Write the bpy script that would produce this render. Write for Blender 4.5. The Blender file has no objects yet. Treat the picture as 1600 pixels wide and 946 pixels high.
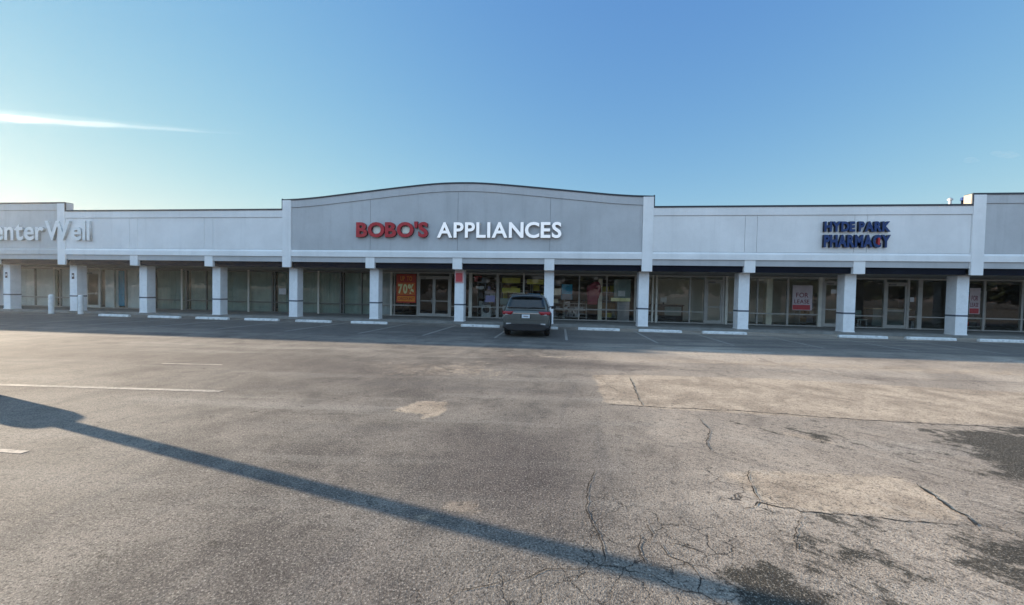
import bpy, math, random
import numpy as np
from mathutils import Vector, Matrix
random.seed(7); np.random.seed(7)
sc = bpy.context.scene
COL = sc.collection

# ------------------------------------------------------------------ camera
CAM_Z = 1.697
yaw, pitch, roll = -0.1138, -0.0248, 0.0186
cy_, sy_ = math.cos(yaw), math.sin(yaw); cp_, sp_ = math.cos(pitch), math.sin(pitch)
right = Vector((cy_, -sy_, 0))
fh = Vector((sy_, cy_, 0))
fwd = fh*cp_ + Vector((0, 0, sp_))
up0 = -fh*sp_ + Vector((0, 0, cp_))
camX = right*math.cos(roll) + up0*math.sin(roll)
camY = -right*math.sin(roll) + up0*math.cos(roll)
cd = bpy.data.cameras.new('camera'); cam = bpy.data.objects.new('camera', cd); COL.objects.link(cam)
cam.matrix_world = Matrix(((camX.x, camY.x, -fwd.x, 0), (camX.y, camY.y, -fwd.y, 0), (camX.z, camY.z, -fwd.z, CAM_Z), (0, 0, 0, 1)))
cd.sensor_width = 36; cd.lens = 13.5; cd.clip_start = .05; cd.clip_end = 20000
sc.camera = cam

# ------------------------------------------------------------------ sky, sun, exposure
SUN_EL = math.radians(11.3)
SUN_H = Vector((-.971, .238, 0))
SUN_DIR = (SUN_H*math.cos(SUN_EL) + Vector((0, 0, math.sin(SUN_EL)))).normalized()   # towards the sun
w = bpy.data.worlds.new('World'); sc.world = w; w.use_nodes = True
nt = w.node_tree; nt.nodes.clear()
sky = nt.nodes.new('ShaderNodeTexSky'); sky.sky_type = 'NISHITA'; sky.sun_disc = False
sky.sun_elevation = SUN_EL; sky.sun_rotation = math.atan2(SUN_H.x, SUN_H.y)
sky.altitude = 0; sky.air_density = 1.0; sky.dust_density = 0.0; sky.ozone_density = 4.0
EXPOSURE = 1.65
bg = nt.nodes.new('ShaderNodeBackground'); bg.inputs['Strength'].default_value = .1
wo = nt.nodes.new('ShaderNodeOutputWorld')
# the sky's radiance, softly compressed towards the sun so that its glow keeps its colour
sep = nt.nodes.new('ShaderNodeSeparateColor'); com = nt.nodes.new('ShaderNodeCombineColor')
nt.links.new(sky.outputs[0], sep.inputs[0])
for k, (a_, h_) in enumerate(((3.75, 11.), (1.41, 3.16), (.92, .8))):
    ad = nt.nodes.new('ShaderNodeMath'); ad.operation = 'ADD'; ad.inputs[1].default_value = h_
    dv = nt.nodes.new('ShaderNodeMath'); dv.operation = 'DIVIDE'; mu = nt.nodes.new('ShaderNodeMath'); mu.operation = 'MULTIPLY'
    mu.inputs[1].default_value = a_*10/2**EXPOSURE
    nt.links.new(sep.outputs[k], ad.inputs[0]); nt.links.new(sep.outputs[k], dv.inputs[0]); nt.links.new(ad.outputs[0], dv.inputs[1])
    nt.links.new(dv.outputs[0], mu.inputs[0]); nt.links.new(mu.outputs[0], com.inputs[k])
# unseen sky behind the camera, brightened by an added veil to fill the facade
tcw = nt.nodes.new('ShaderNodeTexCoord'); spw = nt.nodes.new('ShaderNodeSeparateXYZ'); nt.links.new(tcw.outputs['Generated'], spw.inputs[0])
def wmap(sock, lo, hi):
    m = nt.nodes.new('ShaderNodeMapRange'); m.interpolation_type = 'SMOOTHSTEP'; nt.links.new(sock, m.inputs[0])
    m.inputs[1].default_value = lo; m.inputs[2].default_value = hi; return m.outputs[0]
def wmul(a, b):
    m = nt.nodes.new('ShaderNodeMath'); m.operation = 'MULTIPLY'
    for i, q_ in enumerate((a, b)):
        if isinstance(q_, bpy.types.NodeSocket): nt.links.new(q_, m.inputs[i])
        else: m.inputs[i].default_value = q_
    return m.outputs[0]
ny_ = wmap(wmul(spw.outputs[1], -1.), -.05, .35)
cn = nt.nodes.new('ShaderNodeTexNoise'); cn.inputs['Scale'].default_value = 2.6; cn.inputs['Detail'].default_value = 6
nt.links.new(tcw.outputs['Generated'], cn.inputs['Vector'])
sky_fill = wmul(wmul(ny_, wmap(cn.outputs[0], .30, .52)), wmap(spw.outputs[2], .02, .12))
cm = nt.nodes.new('ShaderNodeMix'); cm.data_type = 'RGBA'; nt.links.new(sky_fill, cm.inputs[0]); nt.links.new(com.outputs[0], cm.inputs[6])
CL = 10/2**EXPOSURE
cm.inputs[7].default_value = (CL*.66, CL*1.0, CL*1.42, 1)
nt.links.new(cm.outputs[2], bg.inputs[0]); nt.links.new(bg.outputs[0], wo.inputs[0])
sd = bpy.data.lights.new('sun', 'SUN'); sd.energy = 5.0; sd.angle = math.radians(.5); sd.color = (1.0, .83, .62)
so = bpy.data.objects.new('sun', sd); COL.objects.link(so)
so.rotation_euler = SUN_DIR.to_track_quat('Z', 'Y').to_euler()
sc.view_settings.view_transform = 'Standard'; sc.view_settings.look = 'None'
sc.view_settings.exposure = EXPOSURE; sc.view_settings.gamma = 1; sc.view_settings.use_curve_mapping = False
sc.cycles.max_bounces = 8; sc.cycles.transparent_max_bounces = 16; sc.cycles.use_denoising = True; sc.cycles.denoising_prefilter = 'ACCURATE'
sc.cycles.caustics_reflective = False; sc.cycles.caustics_refractive = False

# ------------------------------------------------------------------ mesh helpers
class MB:
    def __init__(s): s.v = []; s.f = []; s.m = []
    def quad(s, pts, mi=0):
        b = len(s.v); s.v += [tuple(p) for p in pts]; s.f.append(tuple(range(b, b+len(pts)))); s.m.append(mi); return s
    def box(s, x0, x1, y0, y1, z0, z1, mi=0):
        b = len(s.v)
        s.v += [(x0,y0,z0),(x1,y0,z0),(x1,y1,z0),(x0,y1,z0),(x0,y0,z1),(x1,y0,z1),(x1,y1,z1),(x0,y1,z1)]
        for f in ((0,3,2,1),(4,5,6,7),(0,1,5,4),(1,2,6,5),(2,3,7,6),(3,0,4,7)):
            s.f.append(tuple(b+i for i in f)); s.m.append(mi)
        return s
    def prism_xz(s, poly, y0, y1, mi=0):           # polygon in x,z (counter-clockwise seen from -y), thickness along y
        n = len(poly); b = len(s.v)
        s.v += [(x, y0, z) for x, z in poly] + [(x, y1, z) for x, z in poly]
        s.f.append(tuple(b+i for i in range(n))); s.m.append(mi)
        s.f.append(tuple(b+n+i for i in reversed(range(n)))); s.m.append(mi)
        for i in range(n):
            j = (i+1) % n; s.f.append((b+i, b+n+i, b+n+j, b+j)); s.m.append(mi)
        return s
    def prism_yz(s, poly, x0, x1, mi=0):
        n = len(poly); b = len(s.v)
        s.v += [(x0, y, z) for y, z in poly] + [(x1, y, z) for y, z in poly]
        s.f.append(tuple(b+i for i in range(n))); s.m.append(mi)
        s.f.append(tuple(b+n+i for i in reversed(range(n)))); s.m.append(mi)
        for i in range(n):
            j = (i+1) % n; s.f.append((b+i, b+n+i, b+n+j, b+j)); s.m.append(mi)
        return s
    def tube(s, pts, radii, n=12, mi=0, cap=True):
        pts = [Vector(p) for p in pts]; rings = []
        for i, p in enumerate(pts):
            d = (pts[min(i+1, len(pts)-1)] - pts[max(i-1, 0)]).normalized()
            a = d.orthogonal().normalized(); c = d.cross(a); b = len(s.v)
            for k in range(n):
                t = 2*math.pi*k/n; s.v.append(tuple(p + (a*math.cos(t)+c*math.sin(t))*radii[i]))
            rings.append(b)
        for r0, r1 in zip(rings, rings[1:]):
            for k in range(n):
                s.f.append((r0+k, r0+(k+1)%n, r1+(k+1)%n, r1+k)); s.m.append(mi)
        if cap:
            s.f.append(tuple(rings[0]+k for k in reversed(range(n)))); s.m.append(mi)
            s.f.append(tuple(rings[-1]+k for k in range(n))); s.m.append(mi)
        return s
    def loft(s, rings, mi=0, closed=True, caps=True):
        n = len(rings[0]); b = len(s.v)
        for r in rings: s.v += [tuple(p) for p in r]
        for i in range(len(rings)-1):
            for k in range(n if closed else n-1):
                k2 = (k+1) % n
                s.f.append((b+i*n+k, b+i*n+k2, b+(i+1)*n+k2, b+(i+1)*n+k)); s.m.append(mi)
        if caps:
            s.f.append(tuple(b+k for k in reversed(range(n)))); s.m.append(mi)
            s.f.append(tuple(b+(len(rings)-1)*n+k for k in range(n))); s.m.append(mi)
        return s
    def build(s, name, mats, parent=None, smooth=False, bevel=0, subd=0, kind=None):
        me = bpy.data.meshes.new(name); me.from_pydata(s.v, [], s.f)
        if not isinstance(mats, (list, tuple)): mats = [mats]
        for m in mats: me.materials.append(m)
        if len(mats) > 1: me.polygons.foreach_set('material_index', s.m)
        if smooth: me.polygons.foreach_set('use_smooth', [True]*len(me.polygons))
        me.update()
        o = bpy.data.objects.new(name, me); COL.objects.link(o)
        if parent: o.parent = parent
        if kind: o['kind'] = kind
        if bevel:
            b = o.modifiers.new('bevel', 'BEVEL'); b.width = bevel; b.segments = 2; b.limit_method = 'ANGLE'
        if subd:
            q = o.modifiers.new('subd', 'SUBSURF'); q.levels = subd; q.render_levels = subd
        return o

def tag(o, label, cat, group=None):
    o['label'] = label; o['category'] = cat
    if group: o['group'] = group
    return o
def thing(name, label, cat, loc=(0,0,0), group=None):
    o = bpy.data.objects.new(name, None); COL.objects.link(o); o.location = loc
    return tag(o, label, cat, group)
def copy_tree(o, parent=None):
    c = o.copy(); COL.objects.link(c)
    if parent: c.parent = parent
    for ch in list(o.children): copy_tree(ch, c)
    return c

# ------------------------------------------------------------------ materials
class NT:
    def __init__(s, name):
        s.mat = bpy.data.materials.new(name); s.mat.use_nodes = True
        s.t = s.mat.node_tree; s.t.nodes.clear()
        s.out = s.t.nodes.new('ShaderNodeOutputMaterial')
    def n(s, typ, **kw):
        nd = s.t.nodes.new(typ)
        for k, v in kw.items():
            if hasattr(nd, k): setattr(nd, k, v)
        return nd
    def l(s, a, b): s.t.links.new(a, b)
    def val(s, sock, v):
        if isinstance(v, bpy.types.NodeSocket): s.l(v, sock)
        else: sock.default_value = v
    def math(s, op, a, b=None, c=None, clamp=False):
        nd = s.n('ShaderNodeMath', operation=op); nd.use_clamp = clamp
        s.val(nd.inputs[0], a)
        if b is not None: s.val(nd.inputs[1], b)
        if c is not None: s.val(nd.inputs[2], c)
        return nd.outputs[0]
    def coord(s, scale=(1,1,1), obj=True, rot=0):
        tc = s.n('ShaderNodeTexCoord'); mp = s.n('ShaderNodeMapping')
        mp.inputs['Scale'].default_value = scale; mp.inputs['Rotation'].default_value = (0,0,rot)
        if obj: s.l(tc.outputs['Object'], mp.inputs[0])
        else:
            g = s.n('ShaderNodeNewGeometry'); s.l(g.outputs['Position'], mp.inputs[0])
        return mp.outputs[0]
    def noise(s, co, scale, detail=4, rough=.55, dist=0):
        nd = s.n('ShaderNodeTexNoise'); s.l(co, nd.inputs['Vector'])
        nd.inputs['Scale'].default_value = scale; nd.inputs['Detail'].default_value = detail
        nd.inputs['Roughness'].default_value = rough; nd.inputs['Distortion'].default_value = dist
        return nd.outputs[0]
    def ss(s, v, lo, hi, a=0., b=1.):
        nd = s.n('ShaderNodeMapRange', interpolation_type='SMOOTHSTEP'); s.val(nd.inputs[0], v)
        for i, q in enumerate((lo, hi, a, b)): s.val(nd.inputs[i+1], q)
        return nd.outputs[0]
    def mix(s, fac, a, b, bt='MIX'):
        nd = s.n('ShaderNodeMix', data_type='RGBA', blend_type=bt)
        s.val(nd.inputs[0], fac)
        for sock, q in ((nd.inputs[6], a), (nd.inputs[7], b)):
            if isinstance(q, bpy.types.NodeSocket): s.l(q, sock)
            else: sock.default_value = (*q, 1) if len(q) == 3 else q
        return nd.outputs[2]
    def attr(s, name):
        nd = s.n('ShaderNodeAttribute'); nd.attribute_name = name; return nd.outputs['Fac']
    def bsdf(s, color, rough=.6, metal=0, normal=None, spec=.5, **kw):
        b = s.n('ShaderNodeBsdfPrincipled')
        if isinstance(color, bpy.types.NodeSocket): s.l(color, b.inputs['Base Color'])
        else: b.inputs['Base Color'].default_value = (*color, 1)
        s.val(b.inputs['Roughness'], rough); b.inputs['Metallic'].default_value = metal
        b.inputs['Specular IOR Level'].default_value = spec
        if normal is not None: s.l(normal, b.inputs['Normal'])
        for k, v in kw.items(): b.inputs[k.replace('_', ' ')].default_value = v
        s.l(b.outputs[0], s.out.inputs[0]); return b
    def bump(s, h, strength=.3, dist=.01):
        nd = s.n('ShaderNodeBump'); nd.inputs['Strength'].default_value = strength; nd.inputs['Distance'].default_value = dist
        s.l(h, nd.inputs['Height']); return nd.outputs[0]

def painted(name, col, rough=.55, var=.12, scale=1.2, bump=.15, bscale=60, streak=0., metal=0, spec=.4, dirt=(.18,.16,.13), dirt_amt=0.):
    """paint / stucco / metal with uneven tone, faint runs and grain"""
    t = NT(name); co = t.coord(obj=False)
    a = t.noise(co, scale, 5, .6)
    c = t.mix(t.ss(a, .3, .7), tuple(x*(1-var) for x in col), tuple(min(1, x*(1+var*.6)) for x in col))
    if streak:
        cs = t.coord((1, 1, .07), obj=False); s_ = t.noise(cs, 3.0, 6, .65)
        c = t.mix(t.ss(s_, .48, .75, 0, streak), c, tuple(x*.55 for x in col))
    if dirt_amt:
        d = t.noise(co, 7, 6, .7); c = t.mix(t.ss(d, .45, .72, 0, dirt_amt), c, dirt)
    g = t.noise(co, bscale, 3, .6)
    t.bsdf(c, rough, metal, t.bump(g, bump, .01) if bump else None, spec)
    return t.mat

M = {}
M['white_stucco'] = painted('white_stucco', (.83,.83,.825), .8, .07, .6, .35, 45, .15, dirt_amt=.04)
M['grey_stucco'] = painted('grey_stucco', (.53,.54,.55), .8, .08, .6, .35, 45, .26, dirt_amt=.07)
M['light_grey_stucco'] = painted('light_grey_stucco', (.56,.57,.57), .8, .08, .6, .35, 45, .26, dirt_amt=.07)
M['band_stucco'] = painted('band_stucco', (.50,.505,.51), .8, .08, .6, .35, 45, .2)
M['white_trim'] = painted('white_trim', (.86,.86,.855), .75, .07, 1.0, .3, 45, .14)
M['column_white'] = painted('column_white', (.86,.87,.88), .7, .06, 1.5, .25, 50, .14, dirt_amt=.10)
M['band_grey'] = painted('band_grey', (.10,.12,.15), .6, .1, 2)
M['coping'] = painted('dark_coping', (.022,.028,.04), .4, .1, 2, 0)
M['navy'] = painted('navy_canopy', (.004,.006,.015), .75, .25, 1.2, .1, 30, spec=.2)
M['soffit'] = painted('soffit', (.30,.27,.24), .8, .15, 1.0, .2, 30, dirt_amt=.3)
M['reveal'] = painted('reveal', (.28,.29,.30), .8, .1, 1, 0)
M['alu'] = painted('aluminium_frame', (.46,.44,.40), .42, .1, 3, .05, 80, metal=0)
M['alu_bright'] = painted('cream_frame', (.72,.69,.60), .45, .08, 3, .05, 80)
M['alu_dark'] = painted('dull_frame', (.16,.165,.16), .45, .1, 3, .05, 80)
M['concrete'] = painted('sidewalk_concrete', (.24,.235,.22), .85, .22, 1.5, .5, 60, dirt_amt=.5)
M['stop_white'] = painted('wheel_stop_paint', (.74,.74,.72), .75, .12, 4, .6, 40, dirt=(.16,.15,.14), dirt_amt=.55)
M['bollard'] = painted('bollard_paint', (.78,.79,.78), .55, .08, 6, .1, 50, dirt_amt=.15)
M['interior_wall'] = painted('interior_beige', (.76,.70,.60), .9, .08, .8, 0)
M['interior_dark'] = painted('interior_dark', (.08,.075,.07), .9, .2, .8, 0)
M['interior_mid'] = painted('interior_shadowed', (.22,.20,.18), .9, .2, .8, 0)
M['interior_floor'] = painted('interior_floor', (.34,.32,.29), .4, .2, 2, 0)
M['roof'] = painted('roof_membrane', (.45,.45,.43), .9, .15, .5, 0)
M['blind'] = painted('vertical_blind', (.45,.48,.475), .85, .12, 1.4, 0)
M['blind_pale'] = painted('pale_blind', (.86,.87,.82), .85, .1, 1.4, 0)
M['cream_core'] = painted('cream_core', (.84,.83,.72), .5, .05, 5, 0)
M['red'] = painted('sign_red', (.46,.025,.035), .45, .1, 5, 0)
M['red_side'] = painted('sign_red_side', (.12,.012,.018), .5, .1, 5, 0)
def glow_letter():  # faint glow added to brighten the white letters
    t = NT('sign_white'); co = t.coord(obj=False); n_ = t.noise(co, 4, 3, .5)
    b = t.bsdf(t.mix(n_, (.86,.87,.88), (.91,.92,.93)), .35); b.inputs['Emission Color'].default_value = (.95,.98,1,1); b.inputs['Emission Strength'].default_value = .10
    return t.mat
M['white_face'] = glow_letter()
M['dark_side'] = painted('sign_return', (.05,.055,.065), .5, .1, 5, 0)
M['grey_side'] = painted('sign_return_grey', (.55,.56,.56), .5, .1, 5, 0)
M['navy_face'] = painted('sign_navy', (.004,.034,.150), .4, .15, 5, 0)
M['navy_side'] = painted('sign_navy_side', (.008,.012,.03), .5, .1, 5, 0)
M['silver_face'] = painted('sign_silver', (.80,.82,.82), .4, .05, 5, 0)

def flat(name, col, rough=.6, metal=0, spec=.5, **kw):
    return painted(name, col, rough, .1, 4, 0, metal=metal, spec=spec)
M['poster_red'] = flat('poster_red', (.50,.035,.015))
M['poster_orange'] = flat('poster_orange', (.90,.30,.03))
M['poster_dull_orange'] = flat('poster_dull_orange', (.72,.17,.03))
M['poster_yellow'] = flat('poster_yellow', (.95,.86,.45))
M['poster_white'] = flat('poster_white', (.74,.72,.71))
M['poster_pink'] = flat('poster_pink', (.66,.57,.59))
M['ink_red'] = flat('ink_red', (.26,.05,.07))
M['poster_grey'] = flat('poster_grey', (.26,.25,.27))
M['poster_blue'] = flat('poster_blue', (.05,.32,.62))
M['poster_teal'] = flat('poster_teal', (.03,.34,.52))
M['ink'] = flat('ink', (.07,.05,.06))
M['faded_red'] = flat('faded_red', (.58,.07,.08))
M['faded_pink'] = flat('faded_pink', (.62,.36,.34))
M['appliance_white'] = flat('appliance_white', (.72,.72,.70), .3)
M['appliance_steel'] = flat('appliance_steel', (.32,.32,.33), .3, .8)
M['black'] = flat('black_plastic', (.015,.015,.017), .5)
M['cardboard'] = flat('cardboard', (.34,.22,.11), .9)
M['yellow_box'] = flat('yellow_box', (.62,.56,.10), .8)
M['purple'] = flat('purple_box', (.42,.40,.72), .8)
M['plum'] = flat('plum_fabric', (.36,.05,.10), .8)
M['cream'] = flat('cream_paint', (.84,.76,.60), .7)
M['wood_dark'] = flat('dark_wood', (.05,.035,.025), .5)
M['green_grey'] = flat('green_grey', (.22,.28,.26), .6)
M['steel'] = flat('galvanised_steel', (.42,.43,.44), .45, .6)

def glass(name, tint=(.8,.84,.82), refl=.05):
    t = NT(name); co = t.coord(obj=False)
    lw = t.n('ShaderNodeFresnel'); geo = t.n('ShaderNodeNewGeometry')
    t.l(t.math('MULTIPLY_ADD', geo.outputs['Backfacing'], 1/1.38-1.38, 1.38), lw.inputs['IOR'])      # the straight-through pane must not totally reflect inside
    n = t.bump(t.noise(co, .9, 2, .5), .02, .05)
    tr = t.n('ShaderNodeBsdfTransparent'); tr.inputs[0].default_value = (*tint, 1)
    gl = t.n('ShaderNodeBsdfGlossy'); gl.inputs['Roughness'].default_value = .015; t.l(n, gl.inputs['Normal'])
    mx = t.n('ShaderNodeMixShader'); t.l(lw.outputs[0], mx.inputs[0]); t.l(tr.outputs[0], mx.inputs[1]); t.l(gl.outputs[0], mx.inputs[2])
    t.l(mx.outputs[0], t.out.inputs[0]); return t.mat
M['glass'] = glass('window_glass', (.96,.975,.965))
M['glass_tint'] = glass('window_glass_tinted', (.86,.91,.87))

# ---- asphalt: one sheet, wear masks live in the mesh as attributes
def asphalt():
    t = NT('asphalt'); co = t.coord(obj=False)
    def stretched(rot, along, across):
        mp = t.n('ShaderNodeMapping', vector_type='TEXTURE'); g = t.n('ShaderNodeNewGeometry'); t.l(g.outputs['Position'], mp.inputs[0])
        mp.inputs['Rotation'].default_value = (0, 0, math.radians(rot)); mp.inputs['Scale'].default_value = (along, across, 1); return mp.outputs[0]
    fine = t.noise(co, 68, 3, .8)
    chip = t.noise(co, 44, 2, .6)
    mid = t.noise(co, 16, 6, .72)
    blot = t.noise(co, 1.5, 7, .66, .5)
    big = t.noise(co, .27, 6, .6, .8)
    trk = t.noise(stretched(84, 6., .55), 2.0, 6, .66)
    far = t.noise(stretched(4, 7., .8), 1.0, 6, .62)
    scr = t.noise(stretched(-44, 1.6, .13), 1.6, 6, .7)
    vor = t.n('ShaderNodeTexVoronoi', feature='F1'); t.l(co, vor.inputs['Vector']); vor.inputs['Scale'].default_value = 110
    left = t.ss(t.attr('tan'), .0, 1.)
    ca = t.mix(t.ss(big, .36, .66), (.100,.086,.075), (.218,.190,.158))
    cb = t.mix(t.ss(big, .36, .66), (.32,.262,.207), (.62,.512,.40))
    c = t.mix(left, ca, cb)
    c = t.mix(t.ss(blot, .36, .68, 0, .55), c, (.33,.28,.23))
    c = t.mix(t.ss(blot, .50, .30, 0, .45), c, (.082,.070,.064))
    c = t.mix(t.math('MULTIPLY', t.ss(trk, .50, .70, 0, .55), t.math('SUBTRACT', 1., left)), c, (.115,.106,.10))
    c = t.mix(t.ss(far, .50, .72, 0, .55), c, (.385,.345,.295))
    c = t.mix(t.ss(far, .47, .30, 0, .5), c, (.12,.108,.10))
    rag = t.math('MULTIPLY_ADD', t.noise(co, 3.0, 7, .74), 1.5, -.75)
    rag2 = t.math('MULTIPLY_ADD', t.noise(co, 4.5, 8, .78), 1.9, -.95)
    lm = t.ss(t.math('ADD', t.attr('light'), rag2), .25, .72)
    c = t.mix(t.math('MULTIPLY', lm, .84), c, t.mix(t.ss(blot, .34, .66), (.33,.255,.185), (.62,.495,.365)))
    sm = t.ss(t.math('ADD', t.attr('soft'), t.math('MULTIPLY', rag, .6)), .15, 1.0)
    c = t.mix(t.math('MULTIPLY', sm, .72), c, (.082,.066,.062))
    # scrapes: pale scratches and dark smears, running across the lot
    sk = t.attr('scrape')
    c = t.mix(t.math('MULTIPLY', t.ss(scr, .53, .64, 0, .8), sk), c, (.50,.43,.35))
    c = t.mix(t.math('MULTIPLY', t.ss(scr, .47, .36, 0, .5), sk), c, (.060,.050,.046))
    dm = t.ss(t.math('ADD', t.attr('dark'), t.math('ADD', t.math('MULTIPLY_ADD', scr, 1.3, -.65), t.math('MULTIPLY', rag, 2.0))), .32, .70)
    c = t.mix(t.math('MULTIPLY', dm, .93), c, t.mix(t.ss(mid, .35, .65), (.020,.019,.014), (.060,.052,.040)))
    seal = t.ss(t.math('ADD', t.attr('seal'), t.math('MULTIPLY_ADD', far, 2.4, -1.25)), .25, .8)
    c = t.mix(t.math('MULTIPLY', seal, .7), c, (.075,.072,.070))
    # fine web of cracks where the surface has broken up
    wob = t.n('ShaderNodeVectorMath', operation='ADD'); nz = t.n('ShaderNodeTexNoise'); nz.inputs['Scale'].default_value = 5; nz.inputs['Detail'].default_value = 5
    t.l(co, nz.inputs['Vector']); sv = t.n('ShaderNodeVectorMath', operation='SCALE'); t.l(nz.outputs['Color'], sv.inputs[0]); sv.inputs['Scale'].default_value = .30
    t.l(co, wob.inputs[0]); t.l(sv.outputs[0], wob.inputs[1])
    ve = t.n('ShaderNodeTexVoronoi', feature='DISTANCE_TO_EDGE'); t.l(wob.outputs[0], ve.inputs['Vector']); ve.inputs['Scale'].default_value = 3.4
    wid = t.math('MULTIPLY_ADD', t.noise(co, 2.3, 4, .6), .046, -.016)
    web = t.ss(t.math('SUBTRACT', ve.outputs['Distance'], t.math('MULTIPLY', wid, t.attr('web'))), .010, .0)
    web = t.math('MULTIPLY', web, t.ss(t.math('MULTIPLY', t.attr('web'), t.noise(co, 1.1, 4, .6)), .34, .50))
    halo = t.ss(t.math('SUBTRACT', ve.outputs['Distance'], t.math('MULTIPLY', wid, t.attr('web'))), .075, .0)
    c = t.mix(t.math('MULTIPLY', t.math('MULTIPLY', halo, t.attr('web')), t.ss(mid, .40, .66, 0, .55)), c, (.06,.052,.046))
    c = t.mix(t.math('MULTIPLY', web, .85), c, (.03,.026,.023))
    # aggregate: pale chips and dark pits
    c = t.mix(t.ss(fine, .54, .68, 0, .62), c, (.62,.55,.46))
    c = t.mix(t.ss(fine, .48, .36, 0, .82), c, (.030,.026,.023))
    c = t.mix(t.ss(chip, .60, .74, 0, .42), c, (.60,.54,.46))
    c = t.mix(t.ss(chip, .43, .29, 0, .75), c, (.028,.025,.022))
    c = t.mix(t.ss(mid, .50, .32, 0, .68), c, (.06,.053,.047))
    h = t.math('ADD', t.math('MULTIPLY', fine, .5), t.math('ADD', t.math('MULTIPLY', vor.outputs['Distance'], -.35), t.math('MULTIPLY', mid, .8)))
    h = t.math('SUBTRACT', h, t.math('MULTIPLY', web, 1.0))
    t.bsdf(c, .92, 0, t.bump(h, .45, .010), .2)
    return t.mat
M['asphalt'] = asphalt()

def worn_paint(name, col, thr=.5):
    t = NT(name); co = t.coord(obj=False)
    n_ = t.noise(co, 26, 6, .75); n2 = t.noise(co, 3, 5, .7)
    k = t.ss(t.math('ADD', t.math('MULTIPLY', n_, .6), t.math('MULTIPLY', n2, .5)), thr-.06, thr+.08)
    c = t.mix(k, col, (.24,.215,.185))
    t.bsdf(c, .8, 0, t.bump(n_, .3, .01), .3); return t.mat
M['line_white'] = worn_paint('worn_line', (.47,.405,.335), .535)
M['line_faint'] = worn_paint('faint_line', (.36,.34,.31), .52)
M['crack'] = flat('crack_dark', (.018,.016,.014), .95)

# ------------------------------------------------------------------ ground
def seg_axis(dense0, dense1, step, far):
    d = np.arange(dense0, dense1+1e-6, step); out = []; s = step; x = dense1
    while x < far: s *= 1.25; x += s; out.append(x)
    lo = []; s = step; x = dense0
    while x > -far: s *= 1.25; x -= s; lo.append(x)
    return np.concatenate([lo[::-1], d, out])
gx = seg_axis(-13, 13, .07, 700); gy = seg_axis(.8, 13, .07, 700)
GX, GY = np.meshgrid(gx, gy)
def poly_sd(poly):
    """signed distance, positive inside"""
    P = np.array(poly); d = np.full(GX.shape, 1e9); ins = np.zeros(GX.shape, bool)
    for (x0, y0), (x1, y1) in zip(P, np.roll(P, -1, 0)):
        ex, ey = x1-x0, y1-y0; tt = np.clip(((GX-x0)*ex+(GY-y0)*ey)/(ex*ex+ey*ey+1e-9), 0, 1)
        d = np.minimum(d, np.hypot(GX-x0-tt*ex, GY-y0-tt*ey))
        c = ((y0 > GY) != (y1 > GY)) & (GX < ex*(GY-y0)/(ey if abs(ey) > 1e-9 else 1e-9)+x0); ins ^= c
    return np.where(ins, d, -d)
def mask(poly, soft, amp=1.): return amp*np.clip(.5+poly_sd(poly)/(2*soft), 0, 1)
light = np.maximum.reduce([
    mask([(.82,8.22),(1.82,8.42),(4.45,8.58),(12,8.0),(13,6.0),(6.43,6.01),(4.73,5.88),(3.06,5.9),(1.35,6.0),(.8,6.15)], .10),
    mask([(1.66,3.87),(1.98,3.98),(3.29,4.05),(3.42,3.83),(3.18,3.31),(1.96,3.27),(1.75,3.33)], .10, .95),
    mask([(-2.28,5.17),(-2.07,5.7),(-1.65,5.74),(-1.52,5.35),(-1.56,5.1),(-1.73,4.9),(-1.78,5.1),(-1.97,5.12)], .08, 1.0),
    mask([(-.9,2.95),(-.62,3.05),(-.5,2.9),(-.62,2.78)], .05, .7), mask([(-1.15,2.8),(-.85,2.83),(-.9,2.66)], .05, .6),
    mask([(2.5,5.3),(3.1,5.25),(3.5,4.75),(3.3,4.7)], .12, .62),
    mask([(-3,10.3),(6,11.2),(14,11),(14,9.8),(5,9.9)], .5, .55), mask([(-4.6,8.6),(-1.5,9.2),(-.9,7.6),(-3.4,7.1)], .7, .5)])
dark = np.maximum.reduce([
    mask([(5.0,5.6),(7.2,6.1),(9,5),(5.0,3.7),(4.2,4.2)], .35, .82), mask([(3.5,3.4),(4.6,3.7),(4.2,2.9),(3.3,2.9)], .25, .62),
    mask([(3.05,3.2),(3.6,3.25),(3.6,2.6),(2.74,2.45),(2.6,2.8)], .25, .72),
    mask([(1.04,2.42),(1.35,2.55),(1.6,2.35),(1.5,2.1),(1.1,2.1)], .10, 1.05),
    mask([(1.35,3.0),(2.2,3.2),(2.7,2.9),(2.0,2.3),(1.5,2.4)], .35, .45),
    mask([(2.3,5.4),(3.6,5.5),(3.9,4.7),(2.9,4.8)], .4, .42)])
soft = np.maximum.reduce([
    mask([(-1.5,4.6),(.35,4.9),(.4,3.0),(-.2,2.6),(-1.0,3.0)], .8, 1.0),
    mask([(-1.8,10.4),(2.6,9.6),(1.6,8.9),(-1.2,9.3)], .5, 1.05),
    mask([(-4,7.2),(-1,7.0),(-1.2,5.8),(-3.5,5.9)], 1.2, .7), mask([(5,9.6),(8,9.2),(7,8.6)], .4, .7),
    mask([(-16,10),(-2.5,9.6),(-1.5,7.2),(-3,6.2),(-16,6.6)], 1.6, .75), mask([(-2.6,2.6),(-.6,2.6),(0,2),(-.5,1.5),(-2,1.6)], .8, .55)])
sstep = lambda v, lo, hi: (lambda u: u*u*(3-2*u))(np.clip((v-lo)/(hi-lo), 0, 1))
tan = sstep(GX, -.6, 2.6)
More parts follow.
